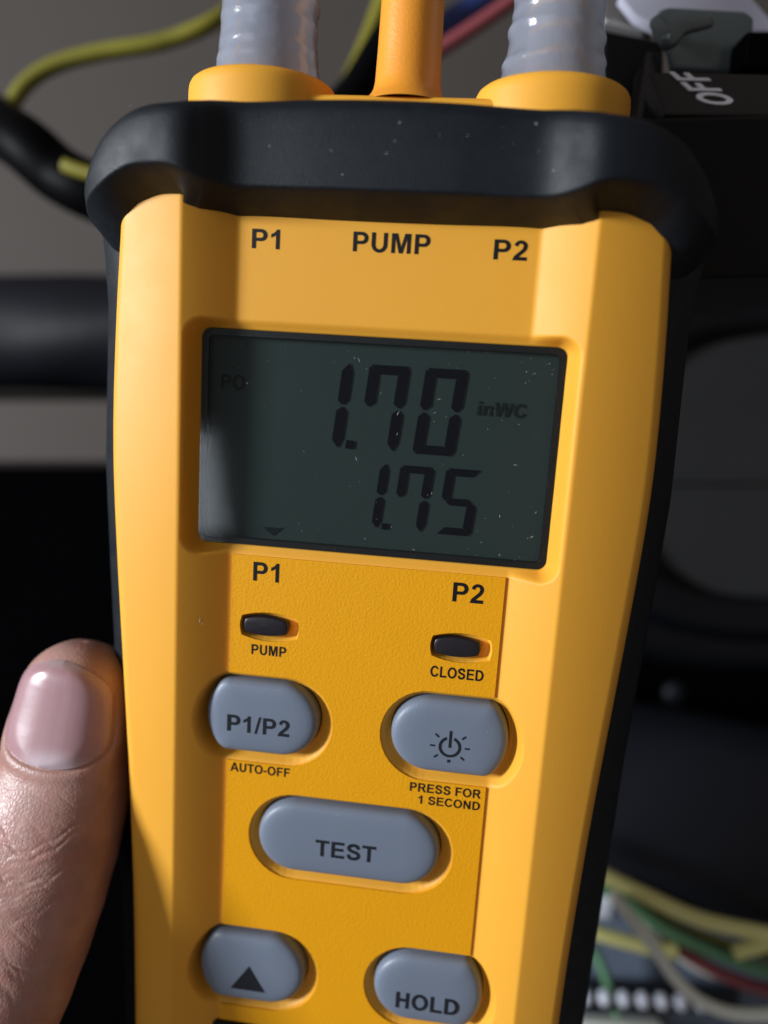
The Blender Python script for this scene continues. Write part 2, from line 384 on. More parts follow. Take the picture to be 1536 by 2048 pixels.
# indicator lamps
for (cx, cy) in ((-14.35, -27.05), (13.6, -27.4)):
    P = slot_poly(cx, cy, 3.1, 1.02, 0.48)
    rings = []
    for k, (sc_, z) in enumerate([(1.0, -1.6), (1.0, -0.25), (0.985, -0.05), (0.94, 0.08), (0.85, 0.14), (0.5, 0.2), (0.02, 0.22)]):
        rings.append(np.array([(cx+(p[0]-cx)*(sc_ if k else 1), cy+(p[1]-cy)*(sc_-(1-sc_)*0.6 if sc_ > .8 else sc_), z) for p in P]))
    A = np.stack(rings); mesh_np('indicator_lamp', A.reshape(-1, 3), grid_faces(len(rings), len(P), True), LENS, meter)

# buttons
def button(cx, cy, w_, h_, cl):
    P = np.array(stadium(cx, cy, w_, h_, cl)); r = h_/2
    e0, e1 = cx-w_/2+r, cx+w_/2-r
    if cl: e0, e1 = (cx-1.6, e1) if cl < 0 else (e0, cx+1.6)
    q = np.stack([np.clip(P[:, 0], e0, e1), np.full(len(P), cy)], 1)
    prof = [(0, -3.0), (0.0, 0.0), (0.06, 0.45), (0.25, 0.85), (0.6, 1.13), (1.1, 1.3), (1.8, 1.42), (3.0, 1.50), (4.5, 1.53), (5.5, 1.54)]
    rr = np.linalg.norm(P-q, axis=1)[:, None]; rings = []
    for ins, z in prof:
        k = 1-min(ins/r, 0.985); ring = q+(P-q)*k
        rings.append(np.concatenate([ring, np.full((len(P), 1), z)], 1))
    A = np.stack(rings); F = grid_faces(len(prof), len(P), True).tolist()
    F.append(list(range((len(prof)-1)*len(P), len(prof)*len(P))))
    return mesh_np('button', A.reshape(-1, 3), F, BTN, meter)
def btn_h(cy, h_):
    pr = [(0.6, 1.13), (1.1, 1.3), (1.8, 1.42), (3.0, 1.50), (4.5, 1.53), (5.5, 1.54), (9, 1.54)]
    def hf(u, v):
        ins = h_/2-abs(v-cy); return float(np.interp(ins, [p[0] for p in pr], [p[1] for p in pr]))
    return hf
names = ['grey pill button marked P1/P2', 'grey pill button marked with a power sign', 'wide grey button marked TEST', 'grey button marked with an up triangle', 'grey button marked HOLD']
bo = []
for i, a in enumerate(BTNS):
    b = button(*a); b['label'] = names[i]; bo.append(b)
lettering('P1/P2', -19.3, -9.9, -43.2, -40.6, -0.02, 0.04, INKG, bo[0], btn_h(-41.05, 11.3))
lettering('TEST', -5.1, 4.1, -61.9, -59.25, -0.02, 0.04, INKG, bo[2], btn_h(-59.75, 11.5))
lettering('HOLD', 8.7, 18.4, -86.2, -83.4, 0.0, 0.07, INKG, bo[4], btn_h(-83.1, 11.4))
def symbol(polys, m, par, name, hf, n0=-0.02, n1=0.045):
    V, F = [], []
    for g in polys:
        v_, f_ = prism(g, n0, n1); k = len(V); V += [(p[0], p[1], p[2]+hf(p[0], p[1])) for p in v_]; F += [[i+k for i in q] for q in f_]
    return mesh_np(name, V, F, m, par, False)
px_, py_ = 13.75, -41.95
ring = arc(px_, py_, 1.62, 1.62, 112, 428, 30)+arc(px_, py_, 1.22, 1.22, 428, 112, 30)
bars = [[(px_-.2, py_-.1), (px_+.2, py_-.1), (px_+.2, py_+2.5), (px_-.2, py_+2.5)]]
for an in (0, 40, 140, 180, 220, 270, 320):
    c_, s_ = math.cos(math.radians(an)), math.sin(math.radians(an)); r0, r1 = (2.15, 2.85) if an != 270 else (2.0, 2.45)
    wv_ = 0.13 if an != 270 else 0.22
    bars.append([(px_+c_*r0+s_*wv_, py_+s_*r0-c_*wv_), (px_+c_*r1+s_*wv_, py_+s_*r1-c_*wv_), (px_+c_*r1-s_*wv_, py_+s_*r1+c_*wv_), (px_+c_*r0-s_*wv_, py_+s_*r0+c_*wv_)])
symbol([ring]+bars, INKG, bo[1], 'power_symbol', btn_h(-40.85, 11.3))
symbol([[(-17.6, -87.0), (-12.1, -87.0), (-14.75, -82.7)]], INKG, bo[3], 'up_triangle', btn_h(-83.6, 11.8), 0, 0.12)
bevel(mesh_np('nameplate', *prism(rrect(5.2, 2.5, 0.8, -15.6, -97.0), 0.02, 0.5), FRAME, meter, False), 0.2)

# display
ld = -1.6
disp = mesh_np('display', *prism(rrect(24.5, 14.8, 0.9), ld-0.6, ld), LCD, meter, False)
disp['label'] = 'dark grey green display field reading 1.70 inWC over 1.75'
fr = mesh_np('window_frame', *prism(rrect(24.88, 15.1, 1.3), ld-0.2, -0.55, [rrect(24.0, 14.25, 0.8)]), FRAME, meter, False)
win = mesh_np('window', *prism(rrect(24.85, 15.08, 1.3), -0.5, -0.15), WINDOW, meter, False)
def seg_digit(u0, v0, w_, h_, t, segs, sl=0.097):
    g = 0.09; hh = h_/2; c = t*0.5; P = {}
    P['a'] = [(g+.15, h_), (w_-g-.15, h_), (w_-t*0.9-g*.5, h_-t*.86), (t*0.9+g*.5, h_-t*.86)]
    P['d'] = [(g+.15, 0), (t*0.9+g*.5, t*.86), (w_-t*0.9-g*.5, t*.86), (w_-g-.15, 0)]
    P['g'] = [(t*.55, hh), (t*1.1, hh+t*.42), (w_-t*1.1, hh+t*.42), (w_-t*.55, hh), (w_-t*1.1, hh-t*.42), (t*1.1, hh-t*.42)]
    P['f'] = [(0, hh+g*2.6), (c, hh+g*1.6), (t, hh+t*.42+g*1.2), (t, h_-t*.9-g), (g*.3, h_-g*2.4)]
    P['f'] = [(0, hh+t*.55), (c*.9, hh+g), (t, hh+t*.48), (t, h_-t*.98), (.22, h_-.18), (0, h_-.5)]
    P['b'] = [(w_-p[0], p[1]) for p in P['f']]
    P['e'] = [(p[0], h_-p[1]) for p in P['f']]
    P['c'] = [(w_-p[0], h_-p[1]) for p in P['f']]
    tip = [(w_-t, hh+t*.48), (w_-c*.95, hh+g), (w_, hh+t*.55), (w_, h_-t*.9), (w_-c*.75, h_), (w_-t, h_-t*.75)]
    P['B'] = tip; P['C'] = [(p[0], h_-p[1]) for p in tip]
    V, F = [], []
    for s in segs:
        q = [(u0+p[0]+sl*p[1], v0+p[1]) for p in P[s]]
        ar = sum(q[i][0]*q[(i+1) % len(q)][1]-q[(i+1) % len(q)][0]*q[i][1] for i in range(len(q)))
        if ar < 0: q = q[::-1]
        v_, f_ = prism(q, ld+0.15, ld+0.18); k = len(V); V += v_; F += [[i+k for i in x] for x in f_]
    return mesh_np('digit', V, F, SEG, disp, False)
# lcd coordinates carried to the depth of the display sheet
def k1(u, v): return u+0.0*u, v
seg_digit(-10.3, -0.25, 5.5, 11.75, 1.48, 'BC'); seg_digit(-2.55, -0.25, 5.55, 11.75, 1.46, 'afbC'); seg_digit(5.2, -0.3, 5.75, 11.8, 1.46, 'afbecd')
seg_digit(-3.45, -11.3, 4.7, 9.3, 1.2, 'BC'); seg_digit(2.85, -11.35, 4.7, 9.3, 1.2, 'afbC'); seg_digit(9.25, -11.4, 4.9, 9.4, 1.2, 'afgcd')
for (a, b_, s_) in ((-3.65, 0.30, .58), (2.0, -10.95, .45)):
    mesh_np('decimal_point', *prism([(a-s_, b_-s_), (a+s_-.1, b_-s_), (a+s_, b_+s_), (a-s_+.1, b_+s_)], ld+.22, ld+.26), SEG, disp, False)
lettering('PO', -22.4, -18.9, 6.9, 8.9, ld+.1, ld+.14, SEGG, disp)
lettering('inWC', 13.7, 20.2, 5.55, 7.45, ld+.1, ld+.14, SEGG, disp, slant=0.1)
mesh_np('pointer_mark', *prism([(-15.7, -12.5), (-14.15, -13.7), (-12.7, -12.45)], ld+.1, ld+.14), SEGG, disp, False)
# dust and lint on the window
V, F = [], []
def speck(u, v, r, n=-0.149, l=0, a=0):
    k = len(V); c, s = math.cos(a), math.sin(a)
    for x, y, z in ((-r-l, 0, 0), (0, -r, 0), (r+l, 0, 0), (0, r, 0), (0, 0, r*.8)):
        V.append((u+x*c-y*s, v+x*s+y*c, n+z))
    F.extend([[k, k+1, k+4], [k+1, k+2, k+4], [k+2, k+3, k+4], [k+3, k, k+4]])
for i in range(130):
    u, v = random.uniform(-23.5, 24.3), random.uniform(-14.6, 14.6)
    if random.random() < .2: u = random.uniform(18, 24.5) if random.random() < .6 else u; v = random.choice([random.uniform(-14.8, -12), random.uniform(10, 14.8)])
    speck(u, v, random.choice([.018, .022, .03, .035, .05]))
for i in range(14): speck(random.uniform(-20, 24), random.uniform(-14, 14), .025, l=random.uniform(.15, .4), a=random.uniform(0, 6))
speck(-23.6, -26.4, .05, float(base_h(np.array([-23.6]), np.array([0]))[0]), l=.5, a=1.5)
speck(-23.3, -26.9, .04, float(base_h(np.array([-23.3]), np.array([0]))[0]), l=.12, a=.3)
du = mesh_np('dust', V, F, DUST, meter, False); du['kind'] = 'stuff'
# dust on buttons, panel and boot
V, F = [], []
for (cx, cy, w_, h_, cl) in BTNS:
    hf = btn_h(cy, h_)
    for i in range(16):
        u = cx+random.uniform(-.36, .36)*w_; v = cy+h_/2-random.uniform(.5, 1.2)*(1 if random.random() < .7 else 6)
        speck(u, v, random.choice([.02, .03, .045]), hf(u, v)+.0)
for i in range(50):
    u, v = random.uniform(-19, 19), random.choice([random.uniform(-94, -17), random.uniform(17, 30)])
    if any(abs(u-b[0]) < b[2]/2+2 and abs(v-b[1]) < b[3]/2+2 for b in BTNS): continue
    if any(abs(u-c_[0]) < 6 and abs(v-c_[1]) < 3.2 for c_ in SLOTS): continue
    speck(u, v, random.choice([.02, .03, .03]), 0.3 if v < 0 else 0)
d2 = mesh_np('dust', V, F, DUST, meter, False); d2['kind'] = 'stuff'

# ------------------------------------------------------------------ rubber boot
def build_boot():
    half = [(-43.3,-25), (-43.4,-20), (-43.3,-10), (-42.6,-3.5), (-40.6,1.5), (-37.2,5.0), (-32.5,7.5), (-28,8.7), (-25.0,8.8), (-22.3,7.5), (-19.6,5.9), (-16,5.5), (-8,5.8), (0,5.9)]
    full = half+[(-a, b) for a, b in half[-2::-1]]
    C = catmull(full, 10); T = np.gradient(C, axis=0); T /= np.linalg.norm(T, axis=1)[:, None]
    N = np.stack([-T[:, 1], T[:, 0]], 1)
    rows = []
    for c, nn in zip(C, N):
        a = abs(c[0])
        vb = 32.5+1.6*math.exp(-abs((a-29.0)/5.6)**3.2)-0.30*max(0, a-35)**1.4*0.6
        if c[1] < 0: vb -= 0.0
        vt = 43.2-0.95*(a/25)**2-0.036*max(0, a-28)**2.0
        vt -= 0.27*max(c[1]-5.9, 0); xx = 0.55*max(0, a-35.5)
        if c[1] < 0: vt += c[1]*0.12; vb += c[1]*0.10
        sec = [(-7.5, vb-3.3-xx), (-5.5, vb-2.6-.8*xx), (-3.0, vb-1.6-.45*xx), (-1.2, vb-0.72-.15*xx), (-0.34, vb-0.3), (-0.14, vb-0.14), (-0.03, vb+0.02), (0.0, vb+0.25), (0.0, vb+1.1)]
        sec += [(0.15*math.sin(math.pi*t), vb+1.1+(vt-2.0-vb-1.1)*t) for t in (.2,.4,.6,.8)]
        sec += [(0, vt-2.0), (-0.25, vt-1.1), (-0.8, vt-.4), (-1.7, vt-.05), (-3, vt), (-9, vt-.3)]
        rows.append(np.array([(c[0]+nn[0]*o, v, c[1]+nn[1]*o) for o, v in sec]))
    A = np.stack(rows); n1 = A.shape[0]*A.shape[1]
    V = [A.reshape(-1, 3)]; F = [grid_faces(A.shape[0], A.shape[1])[:, ::-1]]
    # side and back walls of the boot, one long U-shaped sweep
    vs = np.linspace(-140, 34, 120)
    bw = np.interp(vs, [-140,-95,-45,-20,-5,12,18,25,30,34], [39.0,39.6,40.8,42.0,42.6,42.2,42.1,42.6,43.2,43.2])
    w = halfw(vs); R2 = []
    for v, b, h in zip(vs, bw, w):
        p = [(-h+2, -3.2), (-h-.1, -2.6), (-h-.8, -2.7), (-(h+b)/2+.4, -4.3), (-b+.9, -6.0), (-b+.2, -7.4), (-b, -9.5), (-b, -20), (-b+1.5, -24), (-b+6, -26), (0, -27)]
        q = p+[(-x, y) for x, y in p[-2::-1]]
        R2.append(np.array([(x, v, y) for x, y in q]))
    B = np.stack(R2); V.append(B.reshape(-1, 3)); F.append(grid_faces(B.shape[0], B.shape[1])[:, ::-1]+n1)
    o = mesh_np('rubber_boot', np.concatenate(V), np.concatenate(F), RUB, meter)
    o['label'] = 'thick black rubber boot round the top and sides'
build_boot()
V, F = [], []
for i in range(22):
    u = random.uniform(-34, 34); v = random.uniform(33.8, 41); a = abs(u)
    n = float(np.interp(a, [0, 15, 19.2, 22, 24.8, 28, 32.5, 37], [6.05, 5.9, 6.1, 6.9, 7.8, 8.0, 7.2, 5.0]))+.12
    speck(u, v, random.choice([.02, .03, .045, .06]), n, l=random.choice([0, 0, .1, .2]), a=random.uniform(0, 3))
d3 = mesh_np('lint', V, F, DUST, meter, False); d3['kind'] = 'stuff'

# deck, collars, nozzle
def lathe_v(name, cu, cn, prof, m, parent, ru=1.0, rn=1.0, seg=56, wob=None):
    a = np.linspace(0, 2*math.pi, seg, endpoint=False); rows = []
    for r, v in prof:
        k = wob(a, v) if wob else 1.0
        rows.append(np.stack([cu+r*ru*np.cos(a)*k, np.full(seg, v), cn+r*rn*np.sin(a)*k], 1))
    A = np.stack(rows); return mesh_np(name, A.reshape(-1, 3), grid_faces(len(prof), seg, True)[:, ::-1], m, parent)
Vd, Fd = box_vf(-21, 21, 38, 46.9, -16, -4.2); bevel(mesh_np('top_deck', Vd, Fd, SHELL, meter, False), 1.2, 4)
for cu in (-20.0, 20.5):
    pr = [(10.6, 42), (10.5, 47.6), (10.42, 48.3), (10.15, 48.85), (9.7, 49.2), (9.1, 49.42), (8.3, 49.5), (7.0, 49.5), (3.2, 49.5), (3.0, 49.7)]
    lathe_v('port_collar', cu, -10, pr, SHELL, meter, 1.0, 0.84)
    lathe_v('hose_barb', cu, -10, [(3.2, 49.4), (3.2, 53), (4.2, 53.2), (3.3, 56), (4.2, 56.2), (3.3, 59), (4.2, 59.2), (2.8, 64), (1.5, 64)], SHELL, meter, seg=32)
pr = [(6.6, 46.6), (6.1, 47.3), (5.5, 47.8), (5.1, 48.4), (4.8, 49.0), (4.6, 50.0), (4.45, 54), (4.2, 66), (4.0, 84), (3.4, 84.6), (2, 84.8), (1.9, 60)]
lathe_v('pump_nozzle', 0.55, -10, pr, NOZ, meter, seg=48)

# hoses: hollow, wrinkled
def hose(cu, label, seed, r0, r1, lean):
    root = empty('clear_hose', M); tag(root, label, 'hose', 'milky hoses pushed onto the ports')
    rg = np.random.default_rng(seed); n = 260; vs = np.concatenate([np.arange(49.4, 66, .12), np.linspace(66.2, 112, 90)])
    rings_v = np.cumsum(rg.uniform(1.9, 3.9, 40))+49.3
    def rad(v, a):
        r = r1+(r0-r1)*np.exp(-(v-49.4)/4.2)
        for k, rv in enumerate(rings_v):
            sk = 0.5*np.sin(a+rg_ph[k]); r = r+(0.36*rg_am[k])*np.exp(-np.abs((v-rv-sk)/0.75)**1.7)*(.7+.3*np.sin(a*2+rg_ph[k]*3))
        return r
    rg_ph = rg.uniform(0, 6, 40); rg_am = rg.uniform(.3, 1.25, 40)
    a = np.linspace(0, 2*math.pi, 64, endpoint=False); rows = []
    def ctr(v): t = max(0, v-55); return cu+lean*t*0.10, -10-t*t*0.006
    for v in vs:
        c = ctr(v); r = rad(v, a); rows.append(np.stack([c[0]+r*np.cos(a), np.full(64, v), c[1]+r*np.sin(a)], 1))
    for v in vs[::-4]:
        c = ctr(v); r = r1-2.0+0*a; rows.append(np.stack([c[0]+r*np.cos(a), np.full(64, v), c[1]+r*np.sin(a)], 1))
    A = np.stack(rows); F = grid_faces(len(rows), 64, True)[:, ::-1]
    mesh_np('tube_wall', A.reshape(-1, 3), F, HOSE, root)
hose(-19.4, 'wrinkled milky clear hose pushed onto the left yellow port', 3, 7.5, 6.5, 0.0)
hose(20.3, 'wrinkled milky clear hose pushed onto the right yellow port beside the breaker', 5, 7.6, 5.9, 0.1)

# ------------------------------------------------------------------ hand: the thumb on the left edge
SKIN = bpy.data.materials.new('skin'); SKIN.use_nodes = True
def skin_nodes():
    nt = SKIN.node_tree; b = nt.nodes['Principled BSDF']; tc = nt.nodes.new('ShaderNodeTexCoord')
    def nz(s, d, typ='ShaderNodeTexNoise'):
        n = nt.nodes.new(typ); n.inputs['Scale'].default_value = s
        if typ == 'ShaderNodeTexNoise': n.inputs['Detail'].default_value = d
        nt.links.new(tc.outputs['Object'], n.inputs['Vector']); return n
    n = nz(140, 6); cr = nt.nodes.new('ShaderNodeValToRGB'); nt.links.new(n.outputs['Fac'], cr.inputs[0])
    cr.color_ramp.elements[0].position = .3; cr.color_ramp.elements[0].color = (.33, .168, .138, 1)
    cr.color_ramp.elements[1].position = .72; cr.color_ramp.elements[1].color = (.50, .295, .252, 1)
    nb = nz(330, 3); mr2 = nt.nodes.new('ShaderNodeMapRange'); mr2.inputs[1].default_value = .48; mr2.inputs[2].default_value = .72; mr2.inputs[4].default_value = .45
    nt.links.new(nb.outputs['Fac'], mr2.inputs[0]); mxr = nt.nodes.new('ShaderNodeMix'); mxr.data_type = 'RGBA'; mxr.inputs[7].default_value = (.46, .18, .16, 1)
    nt.links.new(mr2.outputs[0], mxr.inputs[0]); nt.links.new(cr.outputs[0], mxr.inputs[6]); nt.links.new(mxr.outputs[2], b.inputs['Base Color'])
    b.inputs['Roughness'].default_value = .40; b.inputs['Specular IOR Level'].default_value = .45
    b.inputs['Subsurface Weight'].default_value = .25; b.inputs['Subsurface Radius'].default_value = (1, .35, .18); b.inputs['Subsurface Scale'].default_value = .002
    v = nz(1500, 0, 'ShaderNodeTexVoronoi'); v.feature = 'DISTANCE_TO_EDGE'
    n2 = nz(500, 6); ad = nt.nodes.new('ShaderNodeMath'); ad.operation = 'ADD'
    mr = nt.nodes.new('ShaderNodeMapRange'); mr.inputs[1].default_value = 0; mr.inputs[2].default_value = .25; mr.inputs[4].default_value = .35
    nt.links.new(v.outputs['Distance'], mr.inputs[0]); nt.links.new(mr.outputs[0], ad.inputs[0]); nt.links.new(n2.outputs['Fac'], ad.inputs[1])
    bp = nt.nodes.new('ShaderNodeBump'); bp.inputs['Strength'].default_value = .55; bp.inputs['Distance'].default_value = .00012
    nt.links.new(ad.outputs[0], bp.inputs['Height']); nt.links.new(bp.outputs[0], b.inputs['Normal'])
skin_nodes()
NAIL = mat('nail', (0.44, 0.27, 0.29), 0.27, 0.55, sss=0.25, bump=0.25, bscale=260, mott=0.08, mscale=120)
ax_pts = [(-45.2,-34.6,-6.0), (-45.6,-40,-5.4), (-46.4,-48,-4.0), (-47.2,-57,-1.6), (-48.6,-66,2.0), (-50.6,-76,6.0), (-54.0,-88,10.5), (-58.5,-100,14.0), (-65,-115,16), (-74,-135,15), (-86,-160,12), (-98,-185,2)]
AX = catmull(ax_pts, 30); nA = len(AX)
Larc = np.concatenate([[0], np.cumsum(np.linalg.norm(np.diff(AX, axis=0), axis=1))])
def thumb_surface(s, phi, off=0.0):
    """s: arc length mm from the tip, phi: angle, 90deg = back of the thumb (nail side)"""
    c = np.stack([np.interp(s, Larc, AX[:, i]) for i in range(3)], -1)
    T = np.stack([np.interp(s+.5, Larc, AX[:, i])-np.interp(s-.5, Larc, AX[:, i]) for i in range(3)], -1)
    T[s < .5] = (AX[3]-AX[0]); T /= np.linalg.norm(T, axis=-1)[..., None]
    back = np.array((-0.13, 0.0, 1.0)); side = np.cross(back, -T)*1.0
    side /= np.linalg.norm(side, axis=-1)[..., None]; bk = np.cross(-T, side)*-1.0
    bk = np.where((bk[..., 2:3] < 0), -bk, bk); side = np.where((side[..., 0:1] < 0), -side, side)
    wd = np.interp(s, [0, 6, 14, 22, 32, 44, 60, 80, 110, 170], [8.2, 8.7, 9.7, 10.5, 11.4, 11.8, 12.0, 13.5, 18, 24])
    th = np.interp(s, [0, 6, 14, 22, 32, 44, 60, 80, 110, 170], [6.6, 7.2, 7.8, 8.4, 9.4, 9.6, 9.8, 11, 14, 17])
    capf = lambda L_, q: np.power(np.clip(1-(1-np.clip(s/L_, 0, 1))**q, 0, 1), 1/2.1)
    cap = capf(8.5, 2.25); capd = np.where(np.sin(phi) > 0, capf(5.0, 2.6), cap)
    cph, sph = np.cos(phi), np.sin(phi); e = 2.3
    rr = 1/np.power(np.abs(cph)**e+np.abs(sph)**e, 1/e)
    return c+side*(cph*rr*(wd+off)*cap)[..., None]+bk*(sph*rr*(th*np.where(sph < 0, 1.15, 1.0)+off)*capd)[..., None], side, bk
def nail_coord(s, phi):
    x = (np.degrees(phi)-84)/60.0                     # -1..1 across
    y = (s-1.0)/18.0                                 # 0 free edge .. 1 cuticle
    return x, y
def nail_sd(s, phi):
    x, y = nail_coord(s, phi)
    X = x*7.6; Y = (y-.5)*18
    cy = np.where(Y > 0, np.maximum(Y-2.2, 0)/6.3, np.maximum(-Y-3.6, 0)/4.9)
    return (np.sqrt((X/7.6)**2+np.minimum(cy, 3)**2)-1)*7.0
def build_thumb():
    s = np.concatenate([np.linspace(0, 1, 14)**1.6*2.0, np.arange(2.2, 74, .2), np.linspace(75, Larc[-1]-1, 40)]); ph = np.linspace(0, 2*math.pi, 340, endpoint=False)
    S, P = np.meshgrid(s, ph, indexing='ij'); X, side, bk = thumb_surface(S, P)
    d = nail_sd(S, P); sph = np.sin(P); deg = np.degrees(P)
    disp = np.where(d < 0, -0.35*smooth01(-d/1.2), 0)-0.30*np.exp(-((d-0.15)/0.22)**2)*np.clip((S-5)/6, 0, 1)
    disp += 0.30*np.exp(-((d-1.2)/1.2)**2)*(S > 6)*np.clip((S-4)/10, 0, 1)
    # knuckle wrinkles
    dors = np.clip(sph+.35, 0, 1)
    rg = np.random.default_rng(11)
    for k in range(17):
        s0 = rg.uniform(30, 50); cen = rg.uniform(50, 140); wdt = rg.uniform(22, 55); ph0 = rg.uniform(0, 6)
        curve = s0+1.6*np.sin(np.radians(deg)*2+ph0)+.0016*(deg-95)**2*(1 if s0 > 41 else -1)+.25*np.sin(np.radians(deg)*23+ph0)
        amp = rg.uniform(.05, .16)*np.exp(-((deg-cen)/wdt)**2)
        disp += dors*(-amp*np.exp(-((S-curve)/rg.uniform(.2, .38))**2)+amp*.55*np.exp(-((S-curve-1.1)/.8)**2))
    for k in range(150):                               # fine oblique creases
        s0 = rg.uniform(21, 72); sl = rg.uniform(-.12, .12); cen = rg.uniform(20, 165); wdt = rg.uniform(5, 16)
        curve = s0+sl*(deg-cen)
        disp += -rg.uniform(.03, .08)*np.exp(-((deg-cen)/wdt)**2)*np.exp(-((S-curve)/.16)**2)
    disp += 0.10*np.sin(S*.9+2*np.sin(P*3))*np.clip((S-20)/10, 0, 1)*.5
    nrm = side*np.cos(P)[..., None]+bk*np.sin(P)[..., None]
    tc = np.clip(S/3.0, 0, 1)
    X = X+nrm*(disp*tc)[..., None]
    hand = empty('person', M)
    tag(hand, 'person holding the meter, bare thumb with short nail against its left edge', 'person')
    A = X; F = grid_faces(A.shape[0], A.shape[1], True).tolist(); F.append(list(range(340))[::-1])
    mesh_np('thumb', A.reshape(-1, 3), F, SKIN, hand)
    # nail plate
    xs = np.linspace(-1, 1, 70); ys = np.linspace(0, 1, 90); XX, YY = np.meshgrid(xs, ys, indexing='ij')
    # superellipse mapping: width shrinks at both ends
    Yc = (YY-.5)*18; cy = np.where(Yc > 0, np.maximum(Yc-2.2, 0)/6.3, np.maximum(-Yc-3.6, 0)/4.9); hw = np.sqrt(np.clip(1-cy**2, 0.0004, 1))
    Ss = 1.0+YY*18; Ph = np.radians(84+XX*hw*60*1.0)
    Q, sd, bb = thumb_surface(Ss, Ph)
    nr = sd*np.cos(Ph)[..., None]+bb*np.sin(Ph)[..., None]
    edge = np.minimum(1-np.abs(XX), 1)*hw
    lift = 0.28+0.55*smooth01(edge*2.0)-0.8*smooth01((0.06-np.minimum(edge, 1-YY+.02))/.06)+0.05*np.sin(XX*hw*11)*.5
    lift = lift-0.35*smooth01((.10-YY)/.10)
    Q = Q+nr*lift[..., None]
    nm = mesh_np('nail', Q.reshape(-1, 3), grid_faces(70, 90), NAIL, hand)
    xx = XX*hw; lun = 1-smooth01((np.sqrt(((xx+.18)/.62)**2+((YY-1.03)/.25)**2)-.45)/.75)
    fe = 1-smooth01((YY-.05-.03*XX**2)/.05)
    base = np.array((.42, .245, .265)); c1 = np.array((.60, .47, .51)); c2 = np.array((.50, .42, .42))
    streak = 1+.018*np.sin(xx*31+1)+.012*np.sin(xx*71)
    colr = (base*(1-lun[..., None])+c1*lun[..., None])*streak[..., None]
    colr = colr*(1-.5*fe[..., None])+c2*.5*fe[..., None]
    ca = nm.data.color_attributes.new('tone', 'FLOAT_COLOR', 'POINT')
    ca.data.foreach_set('color', np.concatenate([colr, np.ones(colr.shape[:2]+(1,))], -1).astype(np.float32).ravel())
    nt = NAIL.node_tree; vc = nt.nodes.new('ShaderNodeVertexColor'); vc.layer_name = 'tone'
    nt.links.new(vc.outputs[0], nt.nodes['Principled BSDF'].inputs['Base Color'])
build_thumb()

# ------------------------------------------------------------------ background
WALL = mat('taupe_paint', (0.072, 0.061, 0.054), 0.75, 0.3, bump=0.3, bscale=900, mott=0.10, mscale=9)
BLK = mat('black_sheet', (0.0012, 0.0012, 0.0015), 0.9, 0.0, mott=0.2, mscale=30)
FOAM = mat('foam_sleeve', (0.006, 0.0065, 0.010), 0.5, 0.28, bump=1.0, bscale=120, mott=0.4, mscale=40)
PLATE = mat('dark_grey_plate', (0.022, 0.022, 0.023), 0.7, 0.2, mott=0.15, mscale=20)
GLOSSB = mat('glossy_black', (0.0015, 0.0015, 0.002), 0.5, 0.05)
NAVY = mat('navy_black', (0.007, 0.009, 0.015), 0.5, 0.35)
YG = mat('yellow_green_insulation', (0.21, 0.19, 0.02), 0.42, 0.5, mott=.4, mscale=60)
YEL = mat('yellow_insulation', (0.88, 0.85, 0.34), 0.42, 0.5)
GRN = mat('green_insulation', (0.13, 0.30, 0.16), 0.42, 0.5)
RED = mat('red_insulation', (0.30, 0.07, 0.08), 0.42, 0.5)
BLU = mat('blue_insulation', (0.02, 0.04, 0.16), 0.42, 0.5)
WHT = mat('white_insulation', (0.92, 0.96, 0.88), 0.45, 0.5)
RIMM = mat('rim_plastic', (0.003, 0.0035, 0.005), 0.4, 0.25)
BOARD = mat('board_coating', (0.11, 0.14, 0.19), 0.5, 0.5, mott=.3, mscale=60)
PIN = mat('pale_pin', (0.75, 0.78, 0.9), 0.3, 0.6)
BRK = mat('breaker_plastic', (0.003, 0.003, 0.0033), 0.38, 0.25, bump=.3, bscale=900)
BRKF = mat('breaker_face', (0.022, 0.021, 0.020), 0.35, 0.5, mott=.3, mscale=150)
TABM = mat('smoky_tab', (0.15, 0.18, 0.185), 0.2, 0.6, metal=0.25, bump=.5, bscale=200)
WST = mat('white_sticker', (0.55, 0.55, 0.66), 0.6, 0.3)
STEEL = mat('dull_steel', (0.26, 0.25, 0.25), 0.42, 0.5, metal=.7)

def wbox(name, x0, x1, y0, y1, z0, z1, m, bv=1.0, parent=None):
    V, F = box_vf(x0, x1, y0, y1, z0, z1); return bevel(mesh_np(name, V, F, m, parent, False, 1.0), bv)
wl = mesh_np('back_wall', *box_vf(-1.2, 1.2, 0.42, 0.45, 0.3, 2.3), WALL, None, False, 1.0); wl['kind'] = 'structure'
def Z(py, Y): return CZ-(py-1024)/f_px*Y
def X(px, Y): return (px-768)/f_px*Y
sh = wbox('black_cabinet', -0.6, 0.7, 0.27, 0.40, 0.7, Z(932, .27), BLK, 2); tag(sh, 'plain black sheet metal box behind the meter and thumb', 'cabinet')
ledge = wbox('added_wall_strip', -0.6, 0.05, .262, .2695, Z(925, .262), Z(800, .262), WALL, 1.5, sh); ledge['label'] = 'taupe painted strip added above the black box, standing in for the lit wall'  # added strip in place of wall, set forward clear of the pipe's shadow
V, F = [], []
for (sx_, sy_) in ((1350, 1388),):
    c = at(sx_, sy_, .2695); pf = [(.0002, -.0022), (.003, -.0020), (.0042, -.0010), (.0044, .001)]
    a_ = np.linspace(0, 2*math.pi, 16, endpoint=False)
    A_ = np.stack([np.stack([c[0]+q*np.cos(a_), np.full(16, c[1]+y), c[2]+q*np.sin(a_)], 1) for q, y in pf])
    mesh_np('screw', A_.reshape(-1, 3), grid_faces(4, 16, True), mat('dark_screw', (.008, .010, .014), .5, .3), sh, True, 1.0)
